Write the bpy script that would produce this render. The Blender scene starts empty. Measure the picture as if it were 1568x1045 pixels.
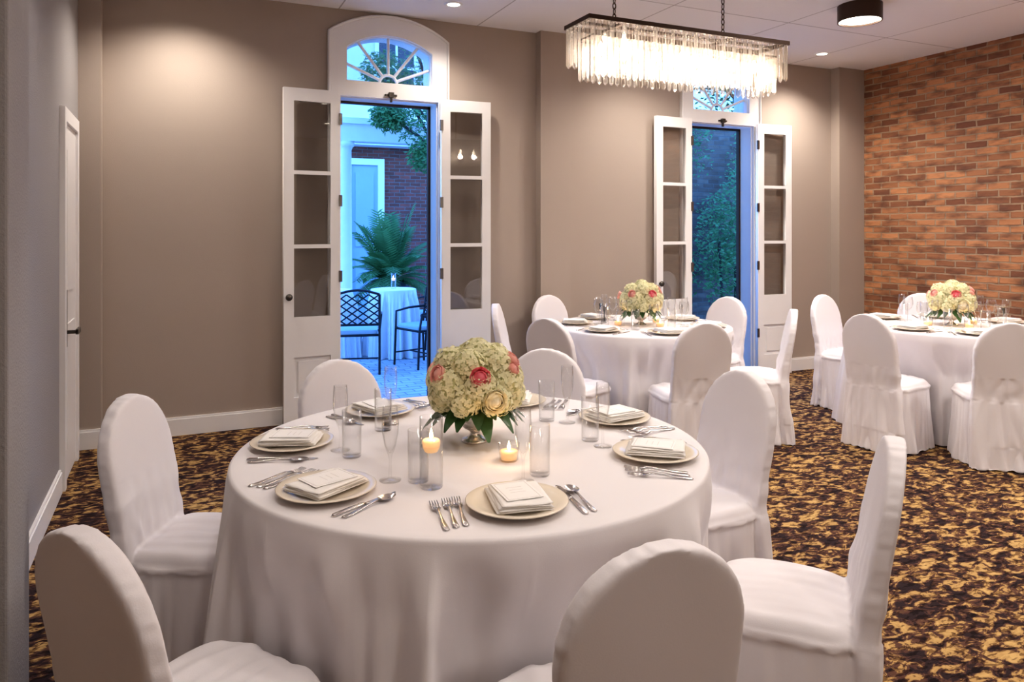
import bpy, bmesh, math, random
from mathutils import Vector, Matrix, noise
random.seed(7)
S=bpy.context.scene
COL=S.collection
D2R=math.pi/180

# ---------------------------------------------------------------- materials
def newmat(name):
    m=bpy.data.materials.new(name); m.use_nodes=True
    nt=m.node_tree; nt.nodes.clear()
    out=nt.nodes.new('ShaderNodeOutputMaterial')
    return m,nt,out
def N(nt,t,**k):
    n=nt.nodes.new(t)
    for a,b in k.items(): setattr(n,a,b)
    return n
def pmat(name,col,rough=.6,metal=0,var=.06,vscale=8,bump=0,bscale=40,sheen=0,spec=.5,emit=None,estr=0,subs=0,trans=0):
    m,nt,out=newmat(name)
    p=N(nt,'ShaderNodeBsdfPrincipled')
    tc=N(nt,'ShaderNodeTexCoord')
    no=N(nt,'ShaderNodeTexNoise'); no.inputs['Scale'].default_value=vscale; no.inputs['Detail'].default_value=4
    nt.links.new(tc.outputs['Object'],no.inputs['Vector'])
    mx=N(nt,'ShaderNodeMix',data_type='RGBA')
    mx.inputs[6].default_value=(*[c*(1-var) for c in col],1)
    mx.inputs[7].default_value=(*[min(1,c*(1+var)) for c in col],1)
    nt.links.new(no.outputs['Fac'],mx.inputs[0])
    nt.links.new(mx.outputs[2],p.inputs['Base Color'])
    p.inputs['Roughness'].default_value=rough; p.inputs['Metallic'].default_value=metal
    p.inputs['Specular IOR Level'].default_value=spec
    if sheen: p.inputs['Sheen Weight'].default_value=sheen
    if emit: 
        p.inputs['Emission Color'].default_value=(*emit,1); p.inputs['Emission Strength'].default_value=estr
    if bump:
        n2=N(nt,'ShaderNodeTexNoise'); n2.inputs['Scale'].default_value=bscale; n2.inputs['Detail'].default_value=3
        nt.links.new(tc.outputs['Object'],n2.inputs['Vector'])
        b=N(nt,'ShaderNodeBump'); b.inputs['Strength'].default_value=bump; b.inputs['Distance'].default_value=.01
        nt.links.new(n2.outputs['Fac'],b.inputs['Height']); nt.links.new(b.outputs['Normal'],p.inputs['Normal'])
    sh=p.outputs[0]
    if trans:
        tr=N(nt,'ShaderNodeBsdfTranslucent'); tr.inputs[0].default_value=(*col,1)
        ms=N(nt,'ShaderNodeMixShader'); ms.inputs[0].default_value=trans
        nt.links.new(p.outputs[0],ms.inputs[1]); nt.links.new(tr.outputs[0],ms.inputs[2]); sh=ms.outputs[0]
    nt.links.new(sh,out.inputs['Surface'])
    return m
def glassmat(name,tint=(1,1,1),base=.03,mx=.7,rough=.02,pw_=2.8):
    m,nt,out=newmat(name)
    t=N(nt,'ShaderNodeBsdfTransparent'); t.inputs[0].default_value=(*tint,1)
    g=N(nt,'ShaderNodeBsdfGlossy'); g.inputs['Roughness'].default_value=rough
    lw=N(nt,'ShaderNodeLayerWeight'); lw.inputs['Blend'].default_value=.5
    pw=N(nt,'ShaderNodeMath',operation='POWER'); pw.inputs[1].default_value=pw_
    nt.links.new(lw.outputs['Facing'],pw.inputs[0])
    mr=N(nt,'ShaderNodeMapRange'); mr.inputs[3].default_value=base; mr.inputs[4].default_value=mx
    nt.links.new(pw.outputs[0],mr.inputs[0])
    ms=N(nt,'ShaderNodeMixShader')
    nt.links.new(mr.outputs[0],ms.inputs[0]); nt.links.new(t.outputs[0],ms.inputs[1]); nt.links.new(g.outputs[0],ms.inputs[2])
    nt.links.new(ms.outputs[0],out.inputs['Surface'])
    return m
def emat(name,col,s):
    m,nt,out=newmat(name); e=N(nt,'ShaderNodeEmission'); e.inputs[0].default_value=(*col,1); e.inputs[1].default_value=s
    nt.links.new(e.outputs[0],out.inputs['Surface']); return m
def brickmat(name,c1,c2,mortar,u='Y',v='Z',bw=.21,bh=.068,ms=.007,rough=.85,noisec=(.12,.05,.03),bump=.6,namt=.5):
    m,nt,out=newmat(name)
    tc=N(nt,'ShaderNodeTexCoord'); sx=N(nt,'ShaderNodeSeparateXYZ'); cx=N(nt,'ShaderNodeCombineXYZ')
    nt.links.new(tc.outputs['Object'],sx.inputs[0])
    nt.links.new(sx.outputs[u],cx.inputs[0]); nt.links.new(sx.outputs[v],cx.inputs[1])
    wn=N(nt,'ShaderNodeTexNoise'); wn.inputs['Scale'].default_value=9; wn.inputs['Detail'].default_value=3
    nt.links.new(cx.outputs[0],wn.inputs['Vector'])
    wv=N(nt,'ShaderNodeVectorMath',operation='MULTIPLY_ADD'); wv.inputs[1].default_value=(.022,.018,0)
    nt.links.new(wn.outputs['Color'],wv.inputs[0]); nt.links.new(cx.outputs[0],wv.inputs[2])
    def bt(a,b,mo,sq=0):
        br=N(nt,'ShaderNodeTexBrick'); br.inputs['Scale'].default_value=1
        br.inputs['Brick Width'].default_value=bw; br.inputs['Row Height'].default_value=bh
        br.inputs['Mortar Size'].default_value=ms; br.inputs['Mortar Smooth'].default_value=.3
        br.inputs['Color1'].default_value=(*a,1); br.inputs['Color2'].default_value=(*b,1); br.inputs['Mortar'].default_value=(*mo,1)
        nt.links.new(wv.outputs[0],br.inputs['Vector']); return br
    br=bt(c1,c2,mortar)
    no=N(nt,'ShaderNodeTexNoise'); no.inputs['Scale'].default_value=14; no.inputs['Detail'].default_value=6
    mpv=N(nt,'ShaderNodeMapping'); mpv.inputs['Scale'].default_value=(.35,1,1)
    nt.links.new(cx.outputs[0],mpv.inputs[0]); nt.links.new(mpv.outputs[0],no.inputs['Vector'])
    cr=N(nt,'ShaderNodeMapRange'); cr.inputs[1].default_value=.46; cr.inputs[2].default_value=.68; cr.inputs[4].default_value=namt
    nt.links.new(no.outputs['Fac'],cr.inputs[0])
    mx=N(nt,'ShaderNodeMix',data_type='RGBA'); mx.inputs[7].default_value=(*noisec,1)
    nt.links.new(cr.outputs[0],mx.inputs[0]); nt.links.new(br.outputs['Color'],mx.inputs[6])
    p=N(nt,'ShaderNodeBsdfPrincipled'); p.inputs['Roughness'].default_value=rough
    nt.links.new(mx.outputs[2],p.inputs['Base Color'])
    ad=N(nt,'ShaderNodeMath',operation='MULTIPLY_ADD'); ad.inputs[1].default_value=-1
    nt.links.new(br.outputs['Fac'],ad.inputs[0]); nt.links.new(no.outputs['Fac'],ad.inputs[2])
    b=N(nt,'ShaderNodeBump'); b.inputs['Strength'].default_value=bump; b.inputs['Distance'].default_value=.012
    nt.links.new(ad.outputs[0],b.inputs['Height']); nt.links.new(b.outputs['Normal'],p.inputs['Normal'])
    nt.links.new(p.outputs[0],out.inputs['Surface']); return m
def carpetmat():
    m,nt,out=newmat('carpet_mat')
    tc=N(nt,'ShaderNodeTexCoord')
    def nz(scale,sc,det=3,dist=0,loc=(0,0,0),rough=.5):
        mp=N(nt,'ShaderNodeMapping'); mp.inputs['Scale'].default_value=sc; mp.inputs['Location'].default_value=loc
        n=N(nt,'ShaderNodeTexNoise'); n.inputs['Scale'].default_value=scale; n.inputs['Detail'].default_value=det; n.inputs['Distortion'].default_value=dist
        n.inputs['Roughness'].default_value=rough
        nt.links.new(tc.outputs['Object'],mp.inputs[0]); nt.links.new(mp.outputs[0],n.inputs['Vector']); return n
    a=nz(16,(.85,1.3,1),4,.8,(0,0,0),.6)
    c=nz(3.5,(1,1,1),2,.3,(4,2,0))
    d=nz(34,(.6,1.5,1),3,.3,(9,2,0))
    r=N(nt,'ShaderNodeValToRGB'); r.color_ramp.interpolation='LINEAR'
    e=r.color_ramp.elements; e[0].position=.43; e[0].color=(.03,.018,.02,1); e[1].position=.46; e[1].color=(.09,.042,.032,1)
    x=e.new(.52); x.color=(.12,.06,.038,1); x=e.new(.545); x.color=(.40,.25,.10,1); x=e.new(.68); x.color=(.54,.36,.15,1)
    sm=N(nt,'ShaderNodeMath',operation='MULTIPLY_ADD'); sm.inputs[1].default_value=.16
    nt.links.new(c.outputs['Fac'],sm.inputs[0])
    s2=N(nt,'ShaderNodeMath',operation='SUBTRACT'); s2.inputs[1].default_value=.08
    nt.links.new(a.outputs['Fac'],s2.inputs[0]); nt.links.new(s2.outputs[0],sm.inputs[2])
    nt.links.new(sm.outputs[0],r.inputs[0])
    r2=N(nt,'ShaderNodeValToRGB'); e=r2.color_ramp.elements; e[0].position=.44; e[0].color=(.3,.24,.24,1); e[1].position=.48; e[1].color=(1,1,1,1)
    nt.links.new(d.outputs['Fac'],r2.inputs[0])
    mx=N(nt,'ShaderNodeMix',data_type='RGBA',blend_type='MULTIPLY'); mx.inputs[0].default_value=.85
    nt.links.new(r.outputs[0],mx.inputs[6]); nt.links.new(r2.outputs[0],mx.inputs[7])
    p=N(nt,'ShaderNodeBsdfPrincipled'); p.inputs['Roughness'].default_value=.95; p.inputs['Specular IOR Level'].default_value=.15
    nt.links.new(mx.outputs[2],p.inputs['Base Color'])
    f=nz(220,(1,1,1),2)
    b=N(nt,'ShaderNodeBump'); b.inputs['Strength'].default_value=.5; b.inputs['Distance'].default_value=.004
    nt.links.new(f.outputs['Fac'],b.inputs['Height']); nt.links.new(b.outputs['Normal'],p.inputs['Normal'])
    nt.links.new(p.outputs[0],out.inputs['Surface']); return m
def ceilmat():
    m,nt,out=newmat('ceiling_tile_mat')
    tc=N(nt,'ShaderNodeTexCoord')
    br=N(nt,'ShaderNodeTexBrick'); br.offset=0; br.inputs['Scale'].default_value=1
    br.inputs['Brick Width'].default_value=1.2; br.inputs['Row Height'].default_value=1.2; br.inputs['Mortar Size'].default_value=.006
    br.inputs['Color1'].default_value=(.86,.84,.86,1); br.inputs['Color2'].default_value=(.88,.86,.88,1); br.inputs['Mortar'].default_value=(.5,.47,.48,1)
    nt.links.new(tc.outputs['Object'],br.inputs['Vector'])
    no=N(nt,'ShaderNodeTexNoise'); no.inputs['Scale'].default_value=60; nt.links.new(tc.outputs['Object'],no.inputs['Vector'])
    p=N(nt,'ShaderNodeBsdfPrincipled'); p.inputs['Roughness'].default_value=.9
    nt.links.new(br.outputs['Color'],p.inputs['Base Color'])
    b=N(nt,'ShaderNodeBump'); b.inputs['Strength'].default_value=.15; b.inputs['Distance'].default_value=.005
    nt.links.new(no.outputs['Fac'],b.inputs['Height']); nt.links.new(b.outputs['Normal'],p.inputs['Normal'])
    nt.links.new(p.outputs[0],out.inputs['Surface']); return m

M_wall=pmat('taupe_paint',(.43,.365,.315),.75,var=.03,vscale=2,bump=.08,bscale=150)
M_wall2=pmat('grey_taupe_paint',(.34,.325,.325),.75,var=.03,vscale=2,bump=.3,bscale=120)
M_white=pmat('white_trim_paint',(.86,.85,.85),.4,var=.03,vscale=5)
M_ceil=ceilmat(); M_carpet=carpetmat()
M_brick=brickmat('interior_brick',(.60,.28,.13),(.20,.08,.045),(.42,.29,.19),noisec=(.13,.06,.04),ms=.009,bump=1.0,namt=.75)
M_brickx=brickmat('courtyard_brick',(.32,.08,.055),(.18,.05,.035),(.2,.16,.15),u='X')
M_brickd=brickmat('garden_wall_brick',(.20,.15,.13),(.11,.07,.06),(.14,.12,.12),u='X')
M_pave=brickmat('paver_mat',(.5,.5,.52),(.38,.38,.42),(.2,.2,.22),u='X',v='Y',bw=.22,bh=.11,ms=.008,noisec=(.3,.3,.33))
M_cover=pmat('chair_cover_fabric',(.82,.79,.82),.75,var=.02,vscale=3,bump=.04,bscale=300,sheen=.2)
M_cloth=pmat('tablecloth_fabric',(.80,.77,.79),.7,var=.015,vscale=3,bump=.05,bscale=400,sheen=.2)
M_nap=pmat('napkin_linen',(.88,.86,.84),.8,var=.02,bump=.1,bscale=300)
M_card=pmat('menu_card_paper',(.92,.90,.89),.6,var=.01)
M_ink=pmat('menu_border_ink',(.66,.63,.61),.6)
M_plate=pmat('cream_porcelain',(.80,.72,.61),.18,var=.02)
M_silver=pmat('polished_silver',(.66,.64,.64),.22,metal=1,var=.05)
M_merc=pmat('mercury_silver',(.80,.77,.74),.25,metal=1,var=.2,vscale=60,bump=.5,bscale=60)
M_glass=glassmat('clear_glass',(.99,.99,.99))
M_pane=glassmat('window_glass',(.86,.86,.86),.06,.6,pw_=3)
M_bronze=pmat('dark_bronze',(.07,.045,.035),.4,metal=.8)
M_iron=pmat('black_iron',(.02,.02,.025),.45,metal=.4)
M_nickel=pmat('hinge_nickel',(.25,.24,.23),.35,metal=1)
M_wax=pmat('candle_wax_glow',(.85,.62,.38),.5,emit=(1,.50,.16),estr=.5)  # amber emission stands in for flame light glowing through the wax
M_flame=emat('candle_flame',(1,.66,.28),25)
M_hyd=pmat('hydrangea_petal',(.90,.86,.60),.7,var=.12,vscale=60,trans=.25)
M_hydg=pmat('hydrangea_core',(.60,.60,.34),.8,var=.2,vscale=60)
M_ros=pmat('cream_rose_petal',(.92,.85,.63),.6,var=.08,trans=.2)
M_pink=pmat('pink_rose_petal',(.90,.22,.27),.6,var=.15,vscale=25,trans=.25)
M_pink2=pmat('blush_petal',(.92,.50,.44),.6,var=.15,vscale=25,trans=.25)
M_leaf=pmat('dark_green_leaf',(.03,.085,.025),.4,var=.3)
M_tree=pmat('courtyard_leaf',(.11,.25,.09),.5,var=.6,vscale=3,trans=.3)
M_bark=pmat('bark',(.06,.05,.045),.9,var=.3,bump=.5)
M_pot=pmat('dark_planter',(.03,.03,.04),.5)
M_stucco=pmat('white_painted_masonry',(.74,.74,.75),.8,bump=.2,bscale=60)
M_doorx=pmat('pale_door_paint',(.36,.46,.54),.5)
M_dglass=pmat('dark_window_glass',(.03,.05,.08),.1)
M_lamp=emat('lamp_diffuser',(1,.90,.76),10)
M_bulb=emat('chandelier_bulb',(1,.90,.76),40)
M_metalgrey=pmat('door_hardware',(.12,.11,.10),.35,metal=.9)
M_crys,nt,out=newmat('crystal_prism')
t=N(nt,'ShaderNodeBsdfTransparent'); t.inputs[0].default_value=(.93,.89,.85,1)
g=N(nt,'ShaderNodeBsdfGlossy'); g.inputs['Roughness'].default_value=.06
tl=N(nt,'ShaderNodeBsdfTranslucent'); tl.inputs[0].default_value=(1,.95,.88,1)
a=N(nt,'ShaderNodeMixShader'); a.inputs[0].default_value=.3
nt.links.new(g.outputs[0],a.inputs[1]); nt.links.new(tl.outputs[0],a.inputs[2])
geo=N(nt,'ShaderNodeNewGeometry')
rp=N(nt,'ShaderNodeMath',operation='POWER'); rp.inputs[1].default_value=2.0
nt.links.new(geo.outputs['Random Per Island'],rp.inputs[0])
rm=N(nt,'ShaderNodeMapRange'); rm.inputs[3].default_value=.05; rm.inputs[4].default_value=.6
nt.links.new(rp.outputs[0],rm.inputs[0])
lw=N(nt,'ShaderNodeLayerWeight'); lw.inputs[0].default_value=.5
mr=N(nt,'ShaderNodeMapRange'); mr.inputs[4].default_value=.85
nt.links.new(rm.outputs[0],mr.inputs[3])
nt.links.new(lw.outputs['Facing'],mr.inputs[0])
b=N(nt,'ShaderNodeMixShader'); nt.links.new(mr.outputs[0],b.inputs[0])
nt.links.new(t.outputs[0],b.inputs[1]); nt.links.new(a.outputs[0],b.inputs[2]); nt.links.new(b.outputs[0],out.inputs['Surface'])

# ---------------------------------------------------------------- helpers
def obj(name,me,mat=None,parent=None,loc=(0,0,0),rot=(0,0,0),smooth=False):
    o=bpy.data.objects.new(name,me); COL.objects.link(o)
    o.location=loc; o.rotation_euler=rot
    if mat is not None and me is not None and len(me.materials)==0: me.materials.append(mat)
    if parent: o.parent=parent
    return o
def empty(name,loc=(0,0,0),rz=0,parent=None):
    o=bpy.data.objects.new(name,None); COL.objects.link(o); o.location=loc; o.rotation_euler=(0,0,rz); o.empty_display_size=.1
    if parent: o.parent=parent
    return o
def me_from(verts,faces,name='m'):
    me=bpy.data.meshes.new(name); me.from_pydata([tuple(v) for v in verts],[],faces); me.update(); return me
class MB:
    def __init__(s): s.v=[]; s.f=[]; s.m=[]
    def add(s,v,f,mi=0):
        o=len(s.v); s.v+= [tuple(x) for x in v]; s.f+=[tuple(i+o for i in q) for q in f]; s.m+=[mi]*len(f)
    def box(s,x0,x1,y0,y1,z0,z1,mi=0):
        v=[(x0,y0,z0),(x1,y0,z0),(x1,y1,z0),(x0,y1,z0),(x0,y0,z1),(x1,y0,z1),(x1,y1,z1),(x0,y1,z1)]
        s.add(v,[(0,3,2,1),(4,5,6,7),(0,1,5,4),(1,2,6,5),(2,3,7,6),(3,0,4,7)],mi)
    def lathe(s,prof,seg=32,c=(0,0,0),mi=0):
        v=[];f=[]
        n=len(prof)
        for i in range(seg):
            a=2*math.pi*i/seg
            for r,z in prof: v.append((c[0]+r*math.cos(a),c[1]+r*math.sin(a),c[2]+z))
        for i in range(seg):
            j=(i+1)%seg
            for k in range(n-1): f.append((i*n+k,j*n+k,j*n+k+1,i*n+k+1))
        s.add(v,f,mi)
    def mesh(s,name,mats,smooth=False):
        me=me_from(s.v,s.f,name)
        for m in mats: me.materials.append(m)
        me.polygons.foreach_set('material_index',s.m)
        if smooth: me.polygons.foreach_set('use_smooth',[True]*len(me.polygons))
        bm=bmesh.new(); bm.from_mesh(me); bmesh.ops.remove_doubles(bm,verts=bm.verts,dist=1e-5); bm.to_mesh(me); bm.free()
        return me
def boxobj(name,x0,x1,y0,y1,z0,z1,mat,parent=None,bevel=0):
    m=MB(); m.box(x0,x1,y0,y1,z0,z1)
    o=obj(name,m.mesh(name,[mat]),None,parent)
    if bevel:
        b=o.modifiers.new('b','BEVEL'); b.width=bevel; b.segments=2
    return o
def realize(o):
    dg=bpy.context.evaluated_depsgraph_get(); dg.update()
    me=bpy.data.meshes.new_from_object(o.evaluated_get(dg)); return me
def polymesh(name,outer,holes,th,mat,bevel=0):
    cu=bpy.data.curves.new(name,'CURVE'); cu.dimensions='2D'; cu.fill_mode='BOTH'; cu.extrude=th/2
    cu.bevel_depth=bevel
    for pts in [outer]+holes:
        sp=cu.splines.new('POLY'); sp.points.add(len(pts)-1)
        for i,p in enumerate(pts): sp.points[i].co=(p[0],p[1],0,1)
        sp.use_cyclic_u=True
    o=bpy.data.objects.new('tmp',cu); COL.objects.link(o)
    me=realize(o); bpy.data.objects.remove(o)
    me.transform(Matrix.Translation((0,th/2,0))@Matrix.Rotation(math.pi/2,4,'X'))
    me.materials.clear(); me.materials.append(mat); me.name=name
    return me
def tubemesh(name,lines,r,mat,cyc=False,res=2):
    cu=bpy.data.curves.new(name,'CURVE'); cu.dimensions='3D'; cu.bevel_depth=r; cu.bevel_resolution=res; cu.use_fill_caps=True
    for pts in lines:
        sp=cu.splines.new('POLY'); sp.points.add(len(pts)-1)
        for i,p in enumerate(pts): sp.points[i].co=(*p,1)
        sp.use_cyclic_u=cyc
    o=bpy.data.objects.new('tmp',cu); COL.objects.link(o); me=realize(o); bpy.data.objects.remove(o)
    me.materials.clear(); me.materials.append(mat)
    me.polygons.foreach_set('use_smooth',[True]*len(me.polygons)); return me

# ---------------------------------------------------------------- room
XL,XR,YB,YF,H=-.61,7.0,6.0,-2.6,3.3
boxobj('floor',-1.2,XR+.2,YF-.2,YB+.2,-.1,0,M_carpet)
boxobj('ceiling',-1.2,XR+.2,YF-.2,YB+.2,H,H+.15,M_ceil)
def arch(xc,hw,z0,zs,zp,n=20):
    pts=[(xc-hw,z0),(xc+hw,z0)]
    rise=zp-zs; R=(hw*hw+rise*rise)/(2*rise); a0=math.asin(hw/R)
    for i in range(n+1):
        a=a0-2*a0*i/n
        pts.append((xc+R*math.sin(a),zp-R+R*math.cos(a)))
    return pts
DC=[1.62,5.075]
outer=[(-1.2,0)]
for c in DC:
    A=arch(c,.43,0,3.03,3.16)
    outer+= [A[0]]+A[:1:-1]+[A[1]]
outer+=[(XR+.2,0),(XR+.2,H),(-1.2,H)]
me=polymesh('wall_back',outer,[],.2,M_wall); obj('wall_back',me,loc=(0,YB,0))
boxobj('wall_right',XR,XR+.2,YF,YB,0,H,M_brick)
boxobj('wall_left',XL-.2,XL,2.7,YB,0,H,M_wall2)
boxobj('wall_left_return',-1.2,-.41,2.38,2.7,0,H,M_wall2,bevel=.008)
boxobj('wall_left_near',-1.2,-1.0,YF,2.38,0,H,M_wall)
boxobj('wall_front',-1.2,XR+.2,YF-.2,YF,0,H,M_wall)
boxobj('trim_1',2.97,3.28,YB-.1,YB,0,H,M_wall)
boxobj('trim_2',XL,-.47,YB-.12,YB,0,H,M_wall)
boxobj('trim_3',6.62,XR,YB-.12,YB,0,H,M_wall)
def baseboard(name,x0,x1,y0,y1):
    m=MB(); m.box(x0,x1,y0,y1,0,.12)
    if abs(x1-x0)>abs(y1-y0): m.box(x0,x1,y0+.006,y1,.12,.135)
    else: m.box(x0,x1-.006,y0,y1,.12,.135)
    obj(name,m.mesh(name,[M_white]))
baseboard('baseboard_back_left',-.46,DC[0]-.52,YB-.018,YB)
baseboard('baseboard_back_mid_left',DC[0]+.52,2.97,YB-.018,YB)
baseboard('baseboard_back_mid',3.28,DC[1]-.52,YB-.018,YB)
baseboard('baseboard_back_right',DC[1]+.52,6.62,YB-.018,YB)
baseboard('baseboard_left',XL,XL+.018,2.7,4.96)
baseboard('baseboard_left_corner',XL+.001,-.46,YB-.138,YB-.121)
baseboard('baseboard_pilaster',2.96,3.29,YB-.118,YB-.1)

# left wall door
e=empty('door_3')
m=MB(); m.box(XL,XL+.03,4.98,5.05,0,2.24); m.box(XL,XL+.03,5.60,5.67,0,2.24); m.box(XL,XL+.03,5.05,5.60,2.16,2.24)
obj('frame',m.mesh('f',[M_white]),parent=e)
m=MB(); m.box(XL,XL+.015,5.05,5.60,.01,2.16); 
for z0,z1 in((.2,.95),(1.15,2.0)): m.box(XL+.015,XL+.021,5.15,5.50,z0,z1)
obj('slab',m.mesh('s',[M_white]),parent=e)
m=MB(); m.box(XL+.015,XL+.024,5.07,5.13,.82,1.16); m.box(XL+.024,XL+.08,5.09,5.11,.9,.92); m.box(XL+.07,XL+.085,5.09,5.22,.895,.925)
obj('handle',m.mesh('h',[M_metalgrey]),parent=e)

# french doors
def french(idx,c,al,ar):
    e=empty('door_%d'%(idx+1),(c,YB,0))
    zt0=2.60
    O=arch(0,.51,0,3.12,3.285)
    outer=[(-.51,0),(-.415,0),(-.415,zt0),(.415,zt0),(.415,0),(.51,0)]+O[2:]
    T=arch(0,.36,2.73,3.0,3.12)
    me=polymesh('casing',outer,[T],.03,M_white,0); obj('casing',me,parent=e,loc=(0,-.03,0))
    L=arch(0,.428,0,3.03,3.158)
    outer=[(-.428,0),(-.405,0),(-.405,2.59),(.405,2.59),(.405,0),(.428,0)]+L[2:]
    T2=arch(0,.355,2.735,2.995,3.115)
    me=polymesh('jamb_lining',outer,[T2],.2,M_white); obj('jamb_lining',me,parent=e,loc=(0,0,0))
    arcp=O[2:]
    line=[(.50,-.035,0.0)]+[(x*.98,-.035,z-.01) for x,z in arcp]+[(-.50,-.035,0.0)]
    obj('arch_moulding',tubemesh('mould',[line],.012,M_white),parent=e)
    ln=[]
    R=.075
    ln.append([(R*math.cos(a),.05,2.735+R*math.sin(a)) for a in [math.pi*i/12 for i in range(13)]])
    for ang in (22,52,90,128,158):
        a=ang*D2R; dx,dz=math.cos(a),math.sin(a)
        tt=.0
        while True:
            tt+=.005; x=dx*tt; z=2.735+dz*tt
            Rr=(.355**2+.12**2)/(.24); zt=3.115-Rr+math.sqrt(max(0,Rr*Rr-x*x))
            if abs(x)>.352 or z>zt: break
        ln.append([(dx*R,.05,2.735+dz*R),(dx*tt,.05,2.735+dz*tt)])
    obj('fan_muntins',tubemesh('mun',ln,.013,M_white),parent=e)
    me=polymesh('transom_glass',T2,[],.004,M_pane); obj('transom_glass',me,parent=e,loc=(0,.05,0))
    m=MB(); m.box(-.02,.02,-.06,-.03,2.61,2.65); m.box(-.05,.05,-.045,-.03,2.62,2.635); m.box(-.008,.008,-.05,-.03,2.57,2.62)
    obj('top_bolt',m.mesh('tb',[M_metalgrey]),parent=e)
    m=MB(); m.box(-.405,.405,.0,.2,0,.012)
    obj('threshold',m.mesh('th',[M_nickel]),parent=e)
    m=MB(); m.box(.385,.405,.16,.2,.012,2.59); m.box(-.405,-.385,.16,.2,.012,2.59); m.box(-.405,.405,.16,.2,2.57,2.59)
    obj('screen_frame',m.mesh('ws',[M_bronze]),parent=e)
    W=.44
    def leaf(nm,sgn,ang):
        st=.078
        holes=[]
        rows=[(.84,1.375),(1.405,1.95),(1.98,2.52)]
        for a,b in rows: holes.append([(st,a),(W-st,a),(W-st,b),(st,b)])
        holes.append([(st,.22),(W-st,.22),(W-st,.53),(st,.53)])
        le=empty(nm,(sgn*.425,-.045,0),0,e)
        me=polymesh('stiles',[(0,.008),(W,.008),(W,2.62),(0,2.62)],holes,.042,M_white,0)
        obj('stiles_rails',me,parent=le,loc=(0,-.042,0))
        m=MB(); m.box(st,W-st,-.028,-.014,.22,.53); m.box(st+.035,W-st-.035,-.036,-.008,.255,.495)
        obj('bottom_panel',m.mesh('bp',[M_white]),parent=le)
        m=MB()
        for a,b in rows: m.box(st,W-st,-.024,-.020,a,b)
        obj('glass_panes',m.mesh('gp',[M_pane]),parent=le)
        m=MB()
        for z in (.45,1.15,1.75,2.4): m.box(-.012,.014,-.05,-.036,z-.045,z+.045)
        obj('hinges',m.mesh('hg',[M_nickel]),parent=le)
        m=MB(); m.lathe([(0,.05),(.02,.048),(.027,.035),(.02,.02),(.01,.012),(.01,0)],16)
        mk=m.mesh('knob',[M_metalgrey],True); 
        if sgn<0: obj('knob',mk,parent=le,loc=(W-.035,-.042,1.0),rot=(math.pi/2,0,0))
        if sgn<0:
            le.scale=(-1,1,1)
            le.rotation_euler=(0,0,ang)
        else: le.rotation_euler=(0,0,-ang)
    leaf('leaf_left',-1,al*D2R); leaf('leaf_right',1,ar*D2R)
french(0,DC[0],3,3)
french(1,DC[1],3,3)

# ---------------------------------------------------------------- ceiling fixtures and added fill lamps
def spot(name,loc,en,size=110,blend=.7,col=(1,.90,.80),parent=None,rad=.05):
    l=bpy.data.lights.new(name,'SPOT'); l.energy=en; l.spot_size=size*D2R; l.spot_blend=blend; l.color=col; l.shadow_soft_size=rad
    o=bpy.data.objects.new(name,l); COL.objects.link(o); o.location=loc
    if parent: o.parent=parent
    return o
mring=MB(); mring.lathe([(.075,0),(.07,-.008),(.055,-.008),(.05,.0),(.05,-.002)],32)
me_ring=mring.mesh('trim_ring',[M_white],True)
mdl=MB(); mdl.lathe([(0,-.003),(.05,-.003)],32); me_dl=mdl.mesh('lens',[M_lamp])
pos=[(0.05,5.5,84),(2.0,5.5,50),(3.95,5.3,80),(5.95,5.5,100),(6.55,3.1,92),(6.4,1.2,60),(.05,3.6,36),(3.95,3.4,66),(.6,1.6,16),(2.4,1.4,60),(4.3,1.6,66),(6.2,-.6,40),(1.0,-.5,20),(3,-.5,30)]  # besides the back-wall row, these are unseen lamps added as fill light
for x,y,en in pos:
    e=empty('recessed_downlight_and_fill',(x,y,H))
    obj('trim_ring',me_ring,parent=e); obj('lens',me_dl,parent=e)
    spot('bulb',(0,0,-.03),en,135,.9,parent=e)
m=MB(); m.lathe([(0,0),(.165,0),(.165,-.13),(.155,-.13),(.155,-.115)],48); me_dr=m.mesh('shade',[M_bronze],True)
m=MB(); m.lathe([(0,-.125),(.155,-.115)],48); me_dd=m.mesh('diffuser',[M_lamp])
for x,y,en in [(4.94,4.19,36),(4.9,1.0,42),(1.5,-1.3,24),(.5,.9,9)]:  # only the first drum is in view; the others are added for fill
    e=empty('drum_light_and_fill',(x,y,H))
    o=obj('shade',me_dr,parent=e); o.modifiers.new('es','EDGE_SPLIT')
    obj('diffuser',me_dd,parent=e)
    l=bpy.data.lights.new('drum_bulb','AREA'); l.shape='DISK'; l.size=.3; l.energy=en; l.color=(1,.92,.86)
    o=bpy.data.objects.new('bulb',l); COL.objects.link(o); o.location=(0,0,-.135); o.parent=e

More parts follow.
